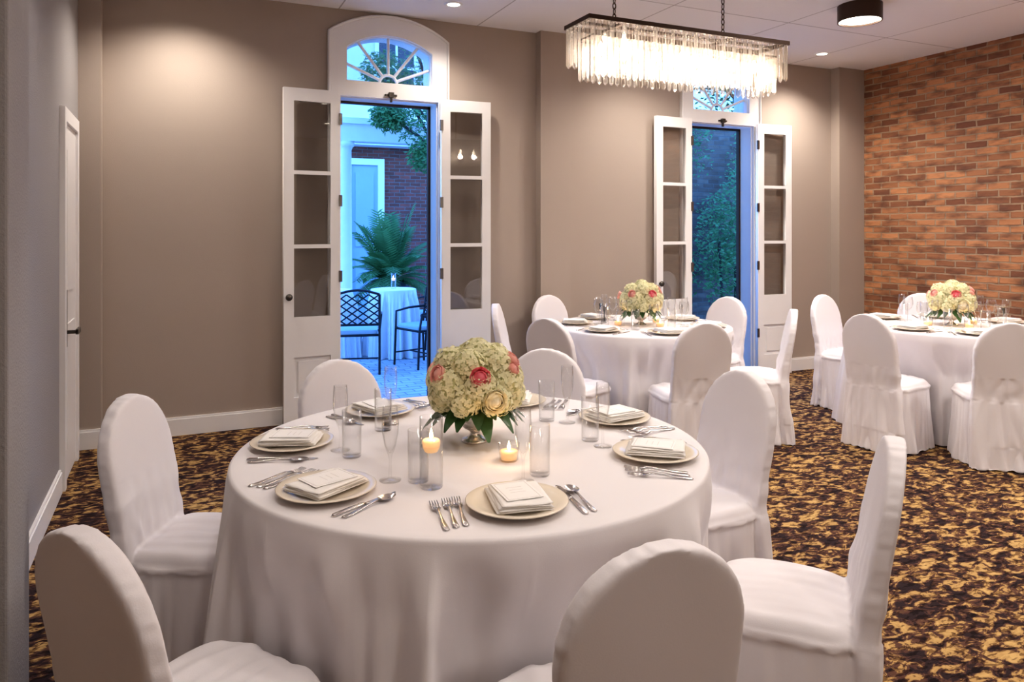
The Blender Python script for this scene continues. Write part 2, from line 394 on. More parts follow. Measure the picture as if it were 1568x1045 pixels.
# chandelier
def chandelier(x0,x1,y0,y1,zt):
    cx,cy=(x0+x1)/2,(y0+y1)/2
    e=empty('crystal_chandelier',(cx,cy,0))
    hw,hd=(x1-x0)/2,(y1-y0)/2
    m=MB()
    def frame(hw,hd,z0,z1,t):
        m.box(-hw,hw,-hd,-hd+t,z0,z1); m.box(-hw,hw,hd-t,hd,z0,z1); m.box(-hw,-hw+t,-hd+t,hd-t,z0,z1); m.box(hw-t,hw,-hd+t,hd-t,z0,z1)
    frame(hw+.006,hd+.006,zt-.022,zt,.02)
    frame(hw-.05,hd-.04,zt-.09,zt-.08,.008)
    m.box(-hw+.02,hw-.02,-.01,.01,zt-.018,zt-.004)
    for x in (-hw*.66,hw*.44): m.box(x-.01,x+.01,-hd+.02,hd-.02,zt-.018,zt-.004)
    obj('frame',m.mesh('fr',[M_bronze]),parent=e)
    m=MB()
    def prism(x,y,zt,zb,w,rot):
        ang=[rot+math.pi/2*i for i in range(4)]
        rr=[w*.5,w*.30,w*.5,w*.30]
        v=[];
        for z,s in ((zt,.6),(zt-.01,1),(zb+.012,1),(zb,.3)):
            for a,r in zip(ang,rr): v.append((x+r*s*math.cos(a),y+r*s*math.sin(a),z))
        f=[]
        for k in range(3):
            for i in range(4): f.append((k*4+i,k*4+(i+1)%4,k*4+4+(i+1)%4,k*4+4+i))
        f.append((3,2,1,0)); f.append((12,13,14,15))
        m.add(v,f)
    def tier(hw,hd,zt,zb,sp):
        n=int(2*hw/sp)
        for i in range(n):
            x=-hw+(i+.5)*2*hw/n; j=random.uniform(-.002,.002)
            prism(x,-hd,zt,zb+j,sp*.84,random.uniform(-.06,.06)); prism(x,hd,zt,zb+j,sp*.84,0)
        n=int(2*hd/sp)
        for i in range(n):
            y=-hd+(i+.5)*2*hd/n
            prism(-hw,y,zt,zb,sp*.84,math.pi/2); prism(hw,y,zt,zb,sp*.84,math.pi/2)
    tier(hw,hd,zt-.022,zt-.225,.037)
    tier(hw-.05,hd-.04,zt-.09,zt-.30,.037)
    obj('crystals',m.mesh('cr',[M_crys]),parent=e)
    m=MB()
    for i in range(7):
        x=-hw+.14+i*(2*hw-.28)/6
        m.lathe([(0,.045),(.01,.03),(.016,.005),(.013,-.02),(0,-.03)],12,(x,0,zt-.14))
        l=bpy.data.lights.new('bulb_light','POINT'); l.energy=7.0; l.color=(1,.91,.81); l.shadow_soft_size=.03
        o=bpy.data.objects.new('bulb_light_%d'%i,l); COL.objects.link(o); o.parent=e; o.location=(x,0,zt-.19)
    obj('bulbs',m.mesh('bu',[M_bulb],True),parent=e)
    lines=[]
    for x in (-hw*.66,hw*.44):
        z=zt-.005; k=0
        while z<H-.02:
            L=[]
            for q in range(10):
                a=2*math.pi*q/10; u=.009*math.cos(a); w=z+.018+.018*math.sin(a)
                L.append((x+(u if k%2 else 0),0+(0 if k%2 else u),w))
            lines.append(L); z+=.029; k+=1
    obj('chains',tubemesh('chain',lines,.0032,M_bronze,True,1),parent=e)
    m=MB()
    for x in (-hw*.66,hw*.44): m.lathe([(0,-.03),(.03,-.025),(.06,-.008),(.062,0)],24,(x,0,H))
    obj('ceiling_canopies',m.mesh('cc',[M_bronze],True),parent=e)
chandelier(1.885,3.2,3.2,3.45,2.60)

# ---------------------------------------------------------------- chair cover mesh
def sring(a,b,cx,cy,z,n=40,ex=4):
    r=[]
    for i in range(n):
        t=2*math.pi*i/n; c,s=math.cos(t),math.sin(t)
        r.append((cx+a*math.copysign(abs(c)**(2/ex),c),cy+b*math.copysign(abs(s)**(2/ex),s),z))
    return r
def loft(m,rings):
    n=len(rings[0]); v=[p for r in rings for p in r]; f=[]
    for k in range(len(rings)-1):
        for i in range(n): f.append((k*n+i,k*n+(i+1)%n,(k+1)*n+(i+1)%n,(k+1)*n+i))
    f.append(tuple(range(n-1,-1,-1))); f.append(tuple(range((len(rings)-1)*n,len(rings)*n)))
    m.add(v,f)
CT=.94
def chair_mesh(seed):
    m=MB()
    R=[]
    for z,a,b in ((0,.232,.215),(.1,.224,.209),(.25,.215,.203),(.38,.208,.2),(.418,.206,.199),(.424,.213,.206),(.438,.213,.206),(.445,.205,.198),(.46,.199,.192),(.474,.185,.178),(.482,.15,.145),(.488,.09,.09),(.49,.03,.03)):
        R.append(sring(a,b,0,.195,z,ex=4.5))
    loft(m,R)
    me1=m.mesh('a',[M_cover])
    m=MB(); R=[]
    zs=[0,.1,.2,.3,.4,.46,.52,.6,.68,.74]+[.74+(CT-.74)*math.sin(q*math.pi/2/10) for q in range(1,11)]
    for z in zs:
        if z<.46: cy=-.01-.035*(1-z/.46)**1.5; a=.202+.018*(1-z/.46); b=.036
        else:
            u=(z-.46)/(CT-.46); cy=-.01-.085*u**1.15; a=.193+.004*math.sin(u*3); b=.034-.008*u
        if z>.74:
            w=min(.998,(z-.74)/(CT-.74)); a*=(1-w**2.1)**(1/2.1)
        a=max(a,.03)
        R.append(sring(a,b,0,cy,z,n=64,ex=7))
    loft(m,R); me2=m.mesh('b',[M_cover])
    bm=bmesh.new(); bm.from_mesh(me1); bm.from_mesh(me2)
    me=bpy.data.meshes.new('chair_cover'); bm.to_mesh(me); bm.free(); me.materials.append(M_cover)
    o=bpy.data.objects.new('tmp',me); COL.objects.link(o)
    r=o.modifiers.new('r','REMESH'); r.mode='VOXEL'; r.voxel_size=.007
    s=o.modifiers.new('s','SMOOTH'); s.iterations=4; s.factor=.5
    me=realize(o); bpy.data.objects.remove(o)
    nr=[v.normal.copy() for v in me.vertices]
    for v,nn in zip(me.vertices,nr):
        x,y,z=v.co; p=Vector((x,y,z))+Vector((seed*3.1,seed*1.7,0))
        d=0
        if z<.43:
            k=1-z/.43
            f1=noise.noise(Vector((p.x*15,p.y*15,z*1.0)))
            d+=(.026*k+.003)*(abs(f1)*2-.5)
            d+=.005*noise.noise(Vector((p.x*26,p.y*26,z*4)))
        else:
            d+=.005*noise.noise(Vector((p.x*6,p.y*6,z*3)))
            if z>.52 and abs(nn.y)<.8:
                d+=.003*(1-abs(nn.y)/.8)*noise.noise(Vector((x*45+seed*5,0,z*45)))
        if .44<z<.70 and y>-.06:
            k=1-abs(z-.53)/.2
            d+=.010*max(0,k)*noise.noise(Vector((x*24,y*8,z*12+seed)))
        if .15<z<.58 and y<0.02: 
            k=min(1,(.58-z)/.15)
            d+=.007*k*noise.noise(Vector((x*20+z*7*(1 if x>0 else -1),0,z*5+seed)))
        v.co+=nn*d
        if v.co.z<0.003: v.co.z=0.003
    me.polygons.foreach_set('use_smooth',[True]*len(me.polygons))
    me.materials.clear(); me.materials.append(M_cover)
    return me
CM=[chair_mesh(i) for i in range(3)]
SEATF=.415
_ci=0
def chair_at(cx,cy,ang,dist,skew=0):
    global _ci
    a=ang*D2R; o0=dist-.09
    x=cx+o0*math.cos(a); y=cy+o0*math.sin(a)
    obj('banquet_chair',CM[_ci%3],loc=(x,y,0),rot=(0,0,a+math.pi/2+skew*D2R)); _ci+=1
    return (a,o0-SEATF)

# ---------------------------------------------------------------- tablecloth
def cloth_mesh(r,zt,chairs,seed,flare=.11):
    n=600
    prof=[]
    for q in (0.02,.3,.6,.85,.95): prof.append((r*q,zt,0))
    prof+= [(r-.012,zt,0),(r-.005,zt-.002,0),(r-.001,zt-.007,0),(r,zt-.015,.0)]
    K=34
    v=[];f=[]
    allr=[]
    for R,z,s in prof: allr.append([(R*math.cos(2*math.pi*i/n),R*math.sin(2*math.pi*i/n),z) for i in range(n)])
    rnd=random.Random(seed)
    ph=[rnd.uniform(0,6.28) for _ in range(8)]
    for k in range(1,K+1):
        s=k/K; z=(zt-.015)*(1-s)+.006*s
        ring=[]
        for i in range(n):
            t=2*math.pi*i/n
            warp=t+.12*math.sin(3*t+ph[0])+.07*math.sin(5*t+ph[1])
            fold=.55*math.sin(16*warp+ph[2])+.35*math.sin(27*warp+ph[3])+.2*math.sin(43*t+ph[4])
            amp=.8+.4*math.sin(5*t+ph[6])
            sr=1-abs(math.sin(9*warp+ph[7]))**.6
            fold=fold*amp+.9*sr-.3
            R=r+flare*s**.8*(.8+.25*math.sin(4*t+ph[5]))+.085*fold*(s**.45)*min(1,s*5)
            for a,fd in chairs:
                dt=(t-a+math.pi)%(2*math.pi)-math.pi
                if abs(dt)>1.0: continue
                tan=abs(fd*math.tan(dt)); lim=(fd-.022)/math.cos(dt)-.016*(1+math.sin(30*warp))*.5
                w=1-min(1,max(0,(tan-.235)/.09)); w=w*w*(3-2*w)
                hs=min(1,max(0,(s-.0)/.36)); hs=hs*hs*(3-2*hs)
                if R>lim: R=R+(lim-R)*w*hs
            ring.append((R*math.cos(t),R*math.sin(t),z))
        allr.append(ring)
    for rg in allr: v+=rg
    for k in range(len(allr)-1):
        for i in range(n): f.append((k*n+i,k*n+n+i,k*n+n+(i+1)%n,k*n+(i+1)%n))
    f.append(tuple(range(n)))
    me=me_from(v,f,'tablecloth'); me.materials.append(M_cloth)
    me.polygons.foreach_set('use_smooth',[True]*len(me.polygons)); return me
def banquet_table(cx,cy,r,zt,chairs,seed):
    e=empty('round_banquet_table',(cx,cy,0))
    obj('tablecloth',cloth_mesh(r,zt,chairs,seed),parent=e)
    m=MB(); m.lathe([(0,zt-.004),(r-.05,zt-.004),(r-.05,zt-.03),(0,zt-.03)],48); m.lathe([(.05,zt-.03),(.05,.06),(.25,.02),(.25,.0),(0,0)],24)
    obj('tabletop_and_pedestal',m.mesh('tp',[M_bark]),parent=e)

# ---------------------------------------------------------------- tableware meshes
m=MB(); m.lathe([(0,.003),(.085,.003),(.095,.006),(.112,.012),(.134,.017),(.137,.019),(.134,.021),(.111,.016),(.094,.010),(.085,.0075),(0,.0075)],64)
m.lathe([(0,.0),(.08,.0),(.085,.003)],48)
ME_plate=m.mesh('dinner_plate',[M_plate],True)
def strip(m,pts):
    v=[];f=[]
    for y,x,hw,z,t in pts:
        v+=[(x-hw,y,z),(x-hw*.6,y,z+t),(x+hw*.6,y,z+t),(x+hw,y,z)]
    for k in range(len(pts)-1):
        for i in range(4): f.append((k*4+i,k*4+4+i,k*4+4+(i+1)%4,k*4+(i+1)%4))
    f.append((0,1,2,3)); o=(len(pts)-1)*4; f.append((o+3,o+2,o+1,o))
    m.add(v,f)
def fork(L=.19):
    m=MB()
    strip(m,[(0,0,.003,.001,.002),(.006,0,.009,.001,.003),(.03,0,.0085,.001,.003),(.07,0,.0045,.004,.0035),(.105,0,.003,.008,.0035),(.122,0,.005,.009,.003),(.132,0,.0115,.007,.002),(.145,0,.0125,.004,.002)])
    for i in range(4):
        x=-.0105+.007*i
        strip(m,[(.143,x,.0022,.004,.002),(.165,x,.002,.003,.002),(L,x*.95,.0012,.007,.001)])
    return m.mesh('dinner_fork',[M_silver],True)
def knife():
    m=MB()
    strip(m,[(0,0,.004,.001,.003),(.006,0,.0085,.001,.005),(.05,0,.008,.001,.006),(.1,0,.006,.001,.006),(.108,0,.0055,.001,.005)])
    strip(m,[(.108,0,.007,.001,.002),(.125,.001,.0095,.001,.0018),(.19,.002,.0098,.001,.0016),(.212,.001,.007,.001,.0014),(.222,-.003,.002,.001,.001)])
    return m.mesh('table_knife',[M_silver],True)
def spoon():
    m=MB()
    strip(m,[(0,0,.003,.001,.002),(.006,0,.009,.001,.003),(.03,0,.0085,.001,.003),(.07,0,.0045,.004,.0035),(.11,0,.003,.008,.0035),(.135,0,.004,.007,.003)])
    v=[];f=[];n=20;K=6
    for k in range(K+1):
        u=k/K
        for i in range(n):
            a=2*math.pi*i/n; v.append((.0195*u*math.sin(a)*(1-.12*math.cos(a)),.158+.029*u*math.cos(a),.001+.009*u*u))
    for k in range(K):
        for i in range(n): f.append((k*n+i,k*n+(i+1)%n,(k+1)*n+(i+1)%n,(k+1)*n+i))
    m.add(v,f)
    return m.mesh('soup_spoon',[M_silver],True)
ME_fork=fork();ME_knife=knife();ME_spoon=spoon()
def rbox(w,d,h,z0=0):
    m=MB(); R=[]
    R.append(sring(w/2-.003,d/2-.003,0,0,z0,48,14)); R.append(sring(w/2,d/2,0,0,z0+h*.25,48,14)); R.append(sring(w/2,d/2,0,0,z0+h*.7,48,14))
    R.append(sring(w/2-.004,d/2-.004,0,0,z0+h,48,14)); loft(m,R)
    return m
m=MB()
zz0=0
for k,(w,d,dz,sk) in enumerate(((.144,.184,.006,0),(.141,.180,.0055,.03),(.137,.172,.005,-.03),(.134,.168,.0045,.02))):
    nx,ny=16,20; v=[];f=[]
    def P(i,j,top):
        u=i/nx-.5; q=j/ny-.5
        rr=max(abs(u),abs(q))*2
        x=u*w; y=q*d; x,y=x*math.cos(sk)-y*math.sin(sk),x*math.sin(sk)+y*math.cos(sk)
        wob=.0022*noise.noise(Vector((x*22,y*22,k*3.1)))*(1 if (k or top) else 0)
        edge=max(0,(rr-.82)/.18)**2
        z=zz0+(dz if top else 0)+ (wob-dz*.42*edge if top else (wob+dz*.3*edge if k else dz*.3*edge))
        sc=1+.012*math.sin(7*u+5*q+k)
        return (x*sc+.002*k,y*sc-.003*k,max(0,z))
    for top in (0,1):
        for j in range(ny+1):
            for i in range(nx+1): v.append(P(i,j,top))
    M_=(nx+1)*(ny+1)
    for j in range(ny):
        for i in range(nx):
            a_=j*(nx+1)+i
            f.append((a_,a_+nx+1,a_+nx+2,a_+1)); f.append((M_+a_,M_+a_+1,M_+a_+nx+2,M_+a_+nx+1))
    for i in range(nx): f.append((i,i+1,M_+i+1,M_+i)); a_=ny*(nx+1)+i; f.append((a_+1,a_,M_+a_,M_+a_+1))
    for j in range(ny): a_=j*(nx+1); f.append((a_+nx+1,a_,M_+a_,M_+a_+nx+1)); a_+=nx; f.append((a_,a_+nx+1,M_+a_+nx+1,M_+a_))
    m.add(v,f); zz0+=dz
ME_nap=m.mesh('cloth_napkin',[M_nap],True)
m=MB(); m.box(-.05,.05,-.066,.066,0,.0016,0)
for b in ((-.044,.044,-.06,-.0585),(-.044,.044,.0585,.06),(-.044,-.0425,-.06,.06),(.0425,.044,-.06,.06)): m.box(b[0],b[1],b[2],b[3],.0016,.0018,1)
for i in range(3): m.box(-.022+.004*(i%2),.022-.004*(i%2),.022-.018*i,.0233-.018*i,.0016,.0018,1)
ME_card=m.mesh('menu_card',[M_card,M_ink])
m=MB(); m.lathe([(0,.002),(.031,.001),(.032,.003),(.008,.007),(.0045,.012),(.0035,.06),(.006,.075),(.016,.10),(.0235,.14),(.0245,.17),(.0215,.215),(.0207,.215),(.0235,.17),(.0225,.14),(.015,.103),(.004,.082),(0,.08)],32)
ME_flute=m.mesh('champagne_flute',[M_glass],True)
m=MB(); m.lathe([(0,.002),(.034,.001),(.035,.003),(.008,.007),(.0045,.012),(.0038,.07),(.008,.08),(.027,.10),(.037,.13),(.037,.155),(.032,.19),(.0312,.19),(.036,.155),(.036,.13),(.026,.102),(.006,.084),(0,.082)],32)
ME_wine=m.mesh('wine_glass',[M_glass],True)
m=MB(); m.lathe([(0,0),(.028,0),(.03,.003),(.031,.15),(.0297,.15),(.0285,.01),(0,.009)],32)
ME_high=m.mesh('highball_glass',[M_glass],True)
m=MB(); m.lathe([(0,0),(.031,0),(.033,.003),(.033,.2),(.0315,.2),(.031,.008),(0,.006)],32)
ME_hurr=m.mesh('glass_cylinder',[M_glass],True)
m=MB(); m.lathe([(0,.10),(.018,.101),(.024,.112),(.026,.13),(.022,.135),(.0,.134)],24); ME_cand=m.mesh('wax',[M_wax],True)
m=MB(); m.lathe([(.0312,.117),(0,.118)],24); ME_water=m.mesh('water',[M_glass],True)
m=MB(); m.lathe([(0,0),(.005,.006),(.0055,.012),(.003,.022),(0,.032)],12); ME_flame=m.mesh('flame',[M_flame],True)
m=MB(); m.lathe([(0,0),(.026,0),(.03,.004),(.034,.055),(.032,.055),(.028,.008),(0,.006)],32); ME_vot=m.mesh('votive_glass',[M_glass],True)
m=MB(); m.lathe([(0,.006),(.026,.006),(.029,.03),(0,.03)],24); ME_votw=m.mesh('votive_wax',[M_wax],True)

def place(cx,cy,zt,ang,dist,full=True):
    a=ang*D2R; rz=a+math.pi/2
    px,py=cx+dist*math.cos(a),cy+dist*math.sin(a)
    def W(lx,ly): 
        c,s=math.cos(rz),math.sin(rz); return px+lx*c-ly*s,py+lx*s+ly*c
    def put(nm,me,lx,ly,z=0,r=0):
        x,y=W(lx,ly); return obj(nm,me,loc=(x,y,zt+.0008+z),rot=(0,0,rz+r*D2R))
    put('charger_plate',ME_plate,0,0)
    put('folded_napkin',ME_nap,0,0.0,.0165,random.uniform(-6,6)+4)
    if full: put('menu_card',ME_card,0,.004,.0392,random.uniform(-8,8))
    put('champagne_flute',ME_flute,.065,.175)
    put('highball_glass',ME_high,.13,.225)
    put('table_knife',ME_knife,.158,-.10,0,2)
    if full:
        put('soup_spoon',ME_spoon,.186,-.09,0,4)
        put('dinner_fork',ME_fork,-.155,-.10,0,-2); put('salad_fork',ME_fork,-.180,-.105,0,-1); put('dessert_fork',ME_fork,-.205,-.115,0,2)
    else:
        put('dinner_fork',ME_fork,-.16,-.10,0,-2)
        put('wine_glass',ME_wine,-.03,.175)

# ---------------------------------------------------------------- floral centrepiece
def hyd(m,c,R,nrm,mi,rnd,n=150):
    ga=math.pi*(3-math.sqrt(5))
    for i in range(n):
        zz=1-2*(i+.5)/n; rr=math.sqrt(1-zz*zz); d=Vector((rr*math.cos(ga*i),rr*math.sin(ga*i),zz))
        d=(d+Vector((rnd.gauss(0,1),rnd.gauss(0,1),rnd.gauss(0,1)))*.06).normalized()
        if d.dot(nrm)<-.4: continue
        p=c+d*R*rnd.uniform(.93,1.06)
        dd=(d+Vector((rnd.gauss(0,1),rnd.gauss(0,1),rnd.gauss(0,1)))*.25).normalized()
        t1=dd.orthogonal().normalized(); t2=dd.cross(t1); a0=rnd.uniform(0,6.28); s=R*rnd.uniform(.14,.18)
        for k in range(4):
            a=a0+k*math.pi/2; u=t1*math.cos(a)+t2*math.sin(a); w=dd.cross(u)
            v=[p-dd*.001,p+u*s*.5+w*s*.46+dd*.0015,p+u*s*1.0+w*s*.22+dd*.0005,p+u*s*1.0-w*s*.22+dd*.0005,p+u*s*.5-w*s*.46+dd*.0015]
            m.add(v,[(0,1,2,3,4)],mi)
def ballcore(m,c,R,mi):
    v=[];f=[];n=10;K=6
    for k in range(K+1):
        ph=math.pi*k/K
        for i in range(n):
            a=2*math.pi*i/n; v.append(c+Vector((math.sin(ph)*math.cos(a),math.sin(ph)*math.sin(a),math.cos(ph)))*R)
    for k in range(K):
        for i in range(n): f.append((k*n+i,(k+1)*n+i,(k+1)*n+(i+1)%n,k*n+(i+1)%n))
    m.add(v,f,mi)
def rose(m,c,R,nrm,mi,rnd):
    """overlapping petals wrapped over a domed bud"""
    nrm=nrm.normalized(); t1=nrm.orthogonal().normalized(); t2=nrm.cross(t1)
    ballcore(m,c+nrm*R*.12,R*.5,mi)
    # polar start / end of each petal measured from the bud axis, shell radius
    for ring,(cnt,th0,th1,sh,curl) in enumerate(((3,100,14,.60,.00),(4,105,26,.68,.02),(5,110,40,.78,.06),(6,115,54,.89,.12),(7,120,68,1.0,.20))):
        for k in range(cnt):
            a=2*math.pi*k/cnt+ring*.8+rnd.uniform(-.1,.1); wid=math.pi/cnt*1.3; v=[];f=[]
            for iu in range(7):
                for iv in range(6):
                    u=(iu/6-.5)*2; w=iv/5
                    th=(th0+(th1-th0)*w*(1-.16*u*u))*D2R
                    rr=R*sh*(1+curl*max(0,w-.6)*2.5)*(1+.03*u)
                    aa=a+u*wid
                    v.append(c+(t1*math.cos(aa)+t2*math.sin(aa))*rr*math.sin(th)+nrm*rr*.85*math.cos(th))
            for iu in range(6):
                for iv in range(5): f.append((iu*6+iv,iu*6+6+iv,iu*6+7+iv,iu*6+1+iv))
            m.add(v,f,mi)
def leafm(m,base,dirv,L,W,mi,droop=.3,up=Vector((0,0,1))):
    dirv=dirv.normalized(); side=dirv.cross(up).normalized(); n=side.cross(dirv)
    v=[];f=[];K=6
    for k in range(K+1):
        u=k/K; w=W*math.sin(math.pi*min(1,u*.92+.04))**.8*(1-.35*u); c=base+dirv*L*u-Vector((0,0,1))*droop*L*u*u
        v+=[c-side*w+n*.12*w,c-n*.08*w,c+side*w+n*.12*w]
    for k in range(K):
        f+=[(k*3,k*3+1,k*3+4,k*3+3),(k*3+1,k*3+2,k*3+5,k*3+4)]
    m.add(v,f,mi)
def bouquet():
    rnd=random.Random(5); m=MB(); C=Vector((0,0,.19)); RX,RZ=.12,.105
    heads=[]
    for el,n,off in ((88,1,0),(48,5,.3),(12,7,.0),(-14,7,.45)):
        for k in range(n):
            a=2*math.pi*k/n+off; e=el*D2R; heads.append(Vector((math.cos(a)*math.cos(e),math.sin(a)*math.cos(e),math.sin(e))))
    for i,d in enumerate(heads):
        jit=rnd.uniform(.93,1.08)
        c=C+Vector((d.x*RX,d.y*RX,d.z*RZ))*jit
        hyd(m,c,.056,d,0,rnd,230); ballcore(m,c,.051,4)
    f=Vector((-.415*.9,-.91,0)); r=Vector((.91,-.415,0)); up=Vector((0,0,1))
    def at(a,b,c_,R,mi,k=1.0):
        d=(f*a+r*b+up*c_).normalized(); rose(m,C+Vector((d.x*.170,d.y*.170,d.z*.150))*k,R,d,mi,rnd)
    at(1,.12,.42,.030,2); at(1,.42,-.12,.036,1); at(.7,-.8,.45,.028,3); at(.2,.9,.75,.026,3)
    at(.5,.95,.6,.02,3)
    at(-1,.2,.4,.03,2); at(-1,-.5,.1,.036,1); at(-.5,-1,.3,.028,3)
    for k in range(30):
        a=2*math.pi*k/30+rnd.uniform(-.1,.1); dv=Vector((math.cos(a),math.sin(a),rnd.uniform(-.6,.1)))
        leafm(m,Vector((math.cos(a)*.07,math.sin(a)*.07,.14)),dv,rnd.uniform(.09,.125),rnd.uniform(.024,.034),5,.4)
    ballcore(m,C,.1,5)
    fl=m.mesh('flowers_and_leaves',[M_hyd,M_ros,M_pink,M_pink2,M_hydg,M_leaf],True)
    m=MB(); m.lathe([(0,0),(.045,0),(.046,.006),(.03,.012),(.018,.025),(.018,.035),(.04,.048),(.056,.07),(.06,.10),(.066,.115),(.063,.116),(.056,.10),(.05,.07),(0,.06)],48)
    bw=m.mesh('pedestal_bowl',[M_merc],True)
    return fl,bw
ME_fl,ME_bowl=bouquet()
def centerpiece(x,y,z,rz=0,s=1):
    e=empty('floral_centerpiece',(x,y,z),rz); e.scale=(s,s,s); obj('flowers',ME_fl,parent=e); obj('pedestal_bowl',ME_bowl,parent=e)
def flame_light(e,en,z):
    l=bpy.data.lights.new('flame_light','POINT'); l.energy=en; l.color=(1,.6,.3); l.shadow_soft_size=.01
    o=bpy.data.objects.new('flame_light',l); COL.objects.link(o); o.parent=e; o.location=(0,0,z)
def hurricane(x,y,z):
    e=empty('floating_candle_cylinder',(x,y,z)); obj('glass',ME_hurr,parent=e); obj('water',ME_water,parent=e); obj('candle',ME_cand,parent=e); obj('flame',ME_flame,parent=e,loc=(0,0,.136))
    flame_light(e,.3,.172)
def votive(x,y,z):
    e=empty('votive_candle',(x,y,z)); obj('glass',ME_vot,parent=e); obj('wax',ME_votw,parent=e); obj('flame',ME_flame,parent=e,loc=(0,0,.031))
    flame_light(e,.3,.062)

ZT=.79
c1=(.922,2.345)
ch=[(212.6,1.29),(153,1.20),(105,1.01),(50,1.12),(1,1.20),(-46,1.28),(265.2,1.22)]
cl=[chair_at(*c1,a,d) for a,d in ch]
banquet_table(*c1,.78,ZT,cl,3)
for a,d in ((260,.585),(206,.60),(157,.61),(108,.58),(52,.60),(6,.61),(-37,.61)): place(*c1,ZT,a,d)
centerpiece(c1[0]+.02,c1[1]+.03,ZT+.001)
hurricane(.66,2.00,ZT+.001); votive(.96,2.13,ZT+.001); votive(1.05,2.6,ZT+.001)
c2=(3.25,4.75)
ch=[(104,1.08),(149,1.12),(203,1.12),(14,1.12),(-40,1.1),(257,1.08)]
cl=[chair_at(*c2,a,d) for a,d in ch]
banquet_table(*c2,.68,ZT,cl,11)
for a,d in ch: place(*c2,ZT,a,.5,False)
centerpiece(c2[0],c2[1],ZT+.001,0.25,.98)
votive(c2[0]+.05,c2[1]-.18,ZT+.001); votive(c2[0]+.18,c2[1]+.05,ZT+.001); votive(c2[0]-.18,c2[1]+.04,ZT+.001)
c3=(5.4,3.75)
ch=[(100,1.08),(187,1.08),(232,1.08),(47,1.12),(-80,1.1),(-10,1.1)]
cl=[chair_at(*c3,a,d) for a,d in ch]
banquet_table(*c3,.70,ZT,cl,21)
for a,d in ch: place(*c3,ZT,a,.52,False)
centerpiece(c3[0],c3[1],ZT+.001,-.5,.98)
votive(c3[0]-.06,c3[1]-.18,ZT+.001); votive(c3[0]-.18,c3[1]+.06,ZT+.001); votive(c3[0]+.18,c3[1]-.05,ZT+.001)

# ---------------------------------------------------------------- courtyard
G=-.1
boxobj('courtyard_ground',-4,14,YB+.2,18,G-.1,G,M_pave)
boxobj('courtyard_building_wall',-4,6.5,14,14.3,G,3.1,M_brickx)
e=empty('courtyard_building_upper_floor')
m=MB(); m.box(-4,6.5,14,14.3,3.1,6.2); m.box(-4,6.5,13.6,14,3.1,3.35)
obj('masonry',m.mesh('up',[M_stucco]),parent=e)
m=MB()
for x in (-1,.6,2.2,3.9,5.5): m.box(x-.35,x+.35,13.97,14,3.9,5.4)
obj('windows',m.mesh('w',[M_dglass]),parent=e)
m=MB()
for x in (-1,.6,2.2,3.9,5.5):
    for b in ((x-.42,x-.35),(x+.35,x+.42),(x-.02,x+.02)): m.box(b[0],b[1],13.93,13.99,3.85,5.45)
    m.box(x-.42,x+.42,13.93,13.99,5.4,5.48); m.box(x-.42,x+.42,13.91,13.99,3.82,3.9); m.box(x-.35,x+.35,13.93,13.99,4.63,4.68)
obj('window_frames',m.mesh('wf',[M_white]),parent=e)
e=empty('door_4')
m=MB(); m.box(2.9,3.02,13.9,14,G,2.75); m.box(3.53,3.65,13.9,14,G,2.75); m.box(2.9,3.65,13.9,14,2.75,2.87)
obj('frame',m.mesh('f',[M_white]),parent=e)
m=MB(); m.box(3.02,3.53,13.95,14,G,2.75); m.box(3.1,3.45,13.93,13.95,.1,1.0); m.box(3.1,3.45,13.93,13.95,1.2,2.6)
obj('slab',m.mesh('f',[M_doorx]),parent=e)
def column(x,y):
    m=MB(); m.lathe([(0,2.72),(.13,2.72),(.13,2.66),(.105,2.64),(.09,2.6),(.105,.15),(.13,.12),(.14,.05),(.14,G),(0,G)],32,(x,y,0))
    obj('gallery_column',m.mesh('c',[M_stucco],True))
column(2.10,10.1); column(-1,10.1); column(5.1,10.1)
m=MB(); m.box(-3,5.3,9.98,10.22,2.72,2.95); m.box(-3,5.3,9.92,10.28,2.95,3.03)
obj('gallery_beam',m.mesh('gb',[M_stucco]))
boxobj('garden_wall',5.6,12,9.2,9.45,G,3.2,M_brickd)
def leafcloud(blobs,n,size,seed):
    rnd=random.Random(seed); m=MB()
    for _ in range(n):
        c,r=rnd.choice(blobs); d=Vector((rnd.gauss(0,1),rnd.gauss(0,1),rnd.gauss(0,1))).normalized()*rnd.random()**.4
        p=Vector((c[0]+d.x*r[0],c[1]+d.y*r[1],c[2]+d.z*r[2]))
        u=Vector((rnd.uniform(-1,1),rnd.uniform(-.6,.6),rnd.uniform(-.9,.3))).normalized(); s=u.orthogonal().normalized(); L=size*rnd.uniform(.6,1.3)
        m.add([p,p+u*L*.5+s*L*.22,p+u*L,p+u*L*.5-s*L*.22],[(0,1,2,3)],0)
    return m
def tree(x,y,blobs,n,size,seed,h):
    e=empty('courtyard_tree',(0,0,0))
    obj('foliage',leafcloud(blobs,n,size,seed).mesh('foliage',[M_tree]),parent=e)
    lines=[[(x,y,G),(x+.03,y,h*.4),(x-.05,y+.02,h*.75),(x,y,h)]]
    obj('trunk',tubemesh('trunk',lines,.06,M_bark),parent=e)
    lines=[[(x-.03,y,h*.6),tuple(Vector(c)*.6+Vector((x,y,h*.7))*.4),c] for c,r in blobs]
    obj('branches',tubemesh('br',lines,.02,M_bark),parent=e)
tree(3.45,9.2,[((2.85,9.2,3.1),(.45,.4,.5)),((2.4,9.2,3.5),(.3,.35,.3)),((3.2,9.3,3.6),(.6,.5,.6)),((2.95,9.1,2.5),(.25,.25,.25)),((2.45,9.1,2.95),(.25,.2,.2)),((2.5,9.1,4.5),(.5,.4,.3)),((3.0,9.1,4.4),(.5,.4,.4))],9000,.065,1,3.4)
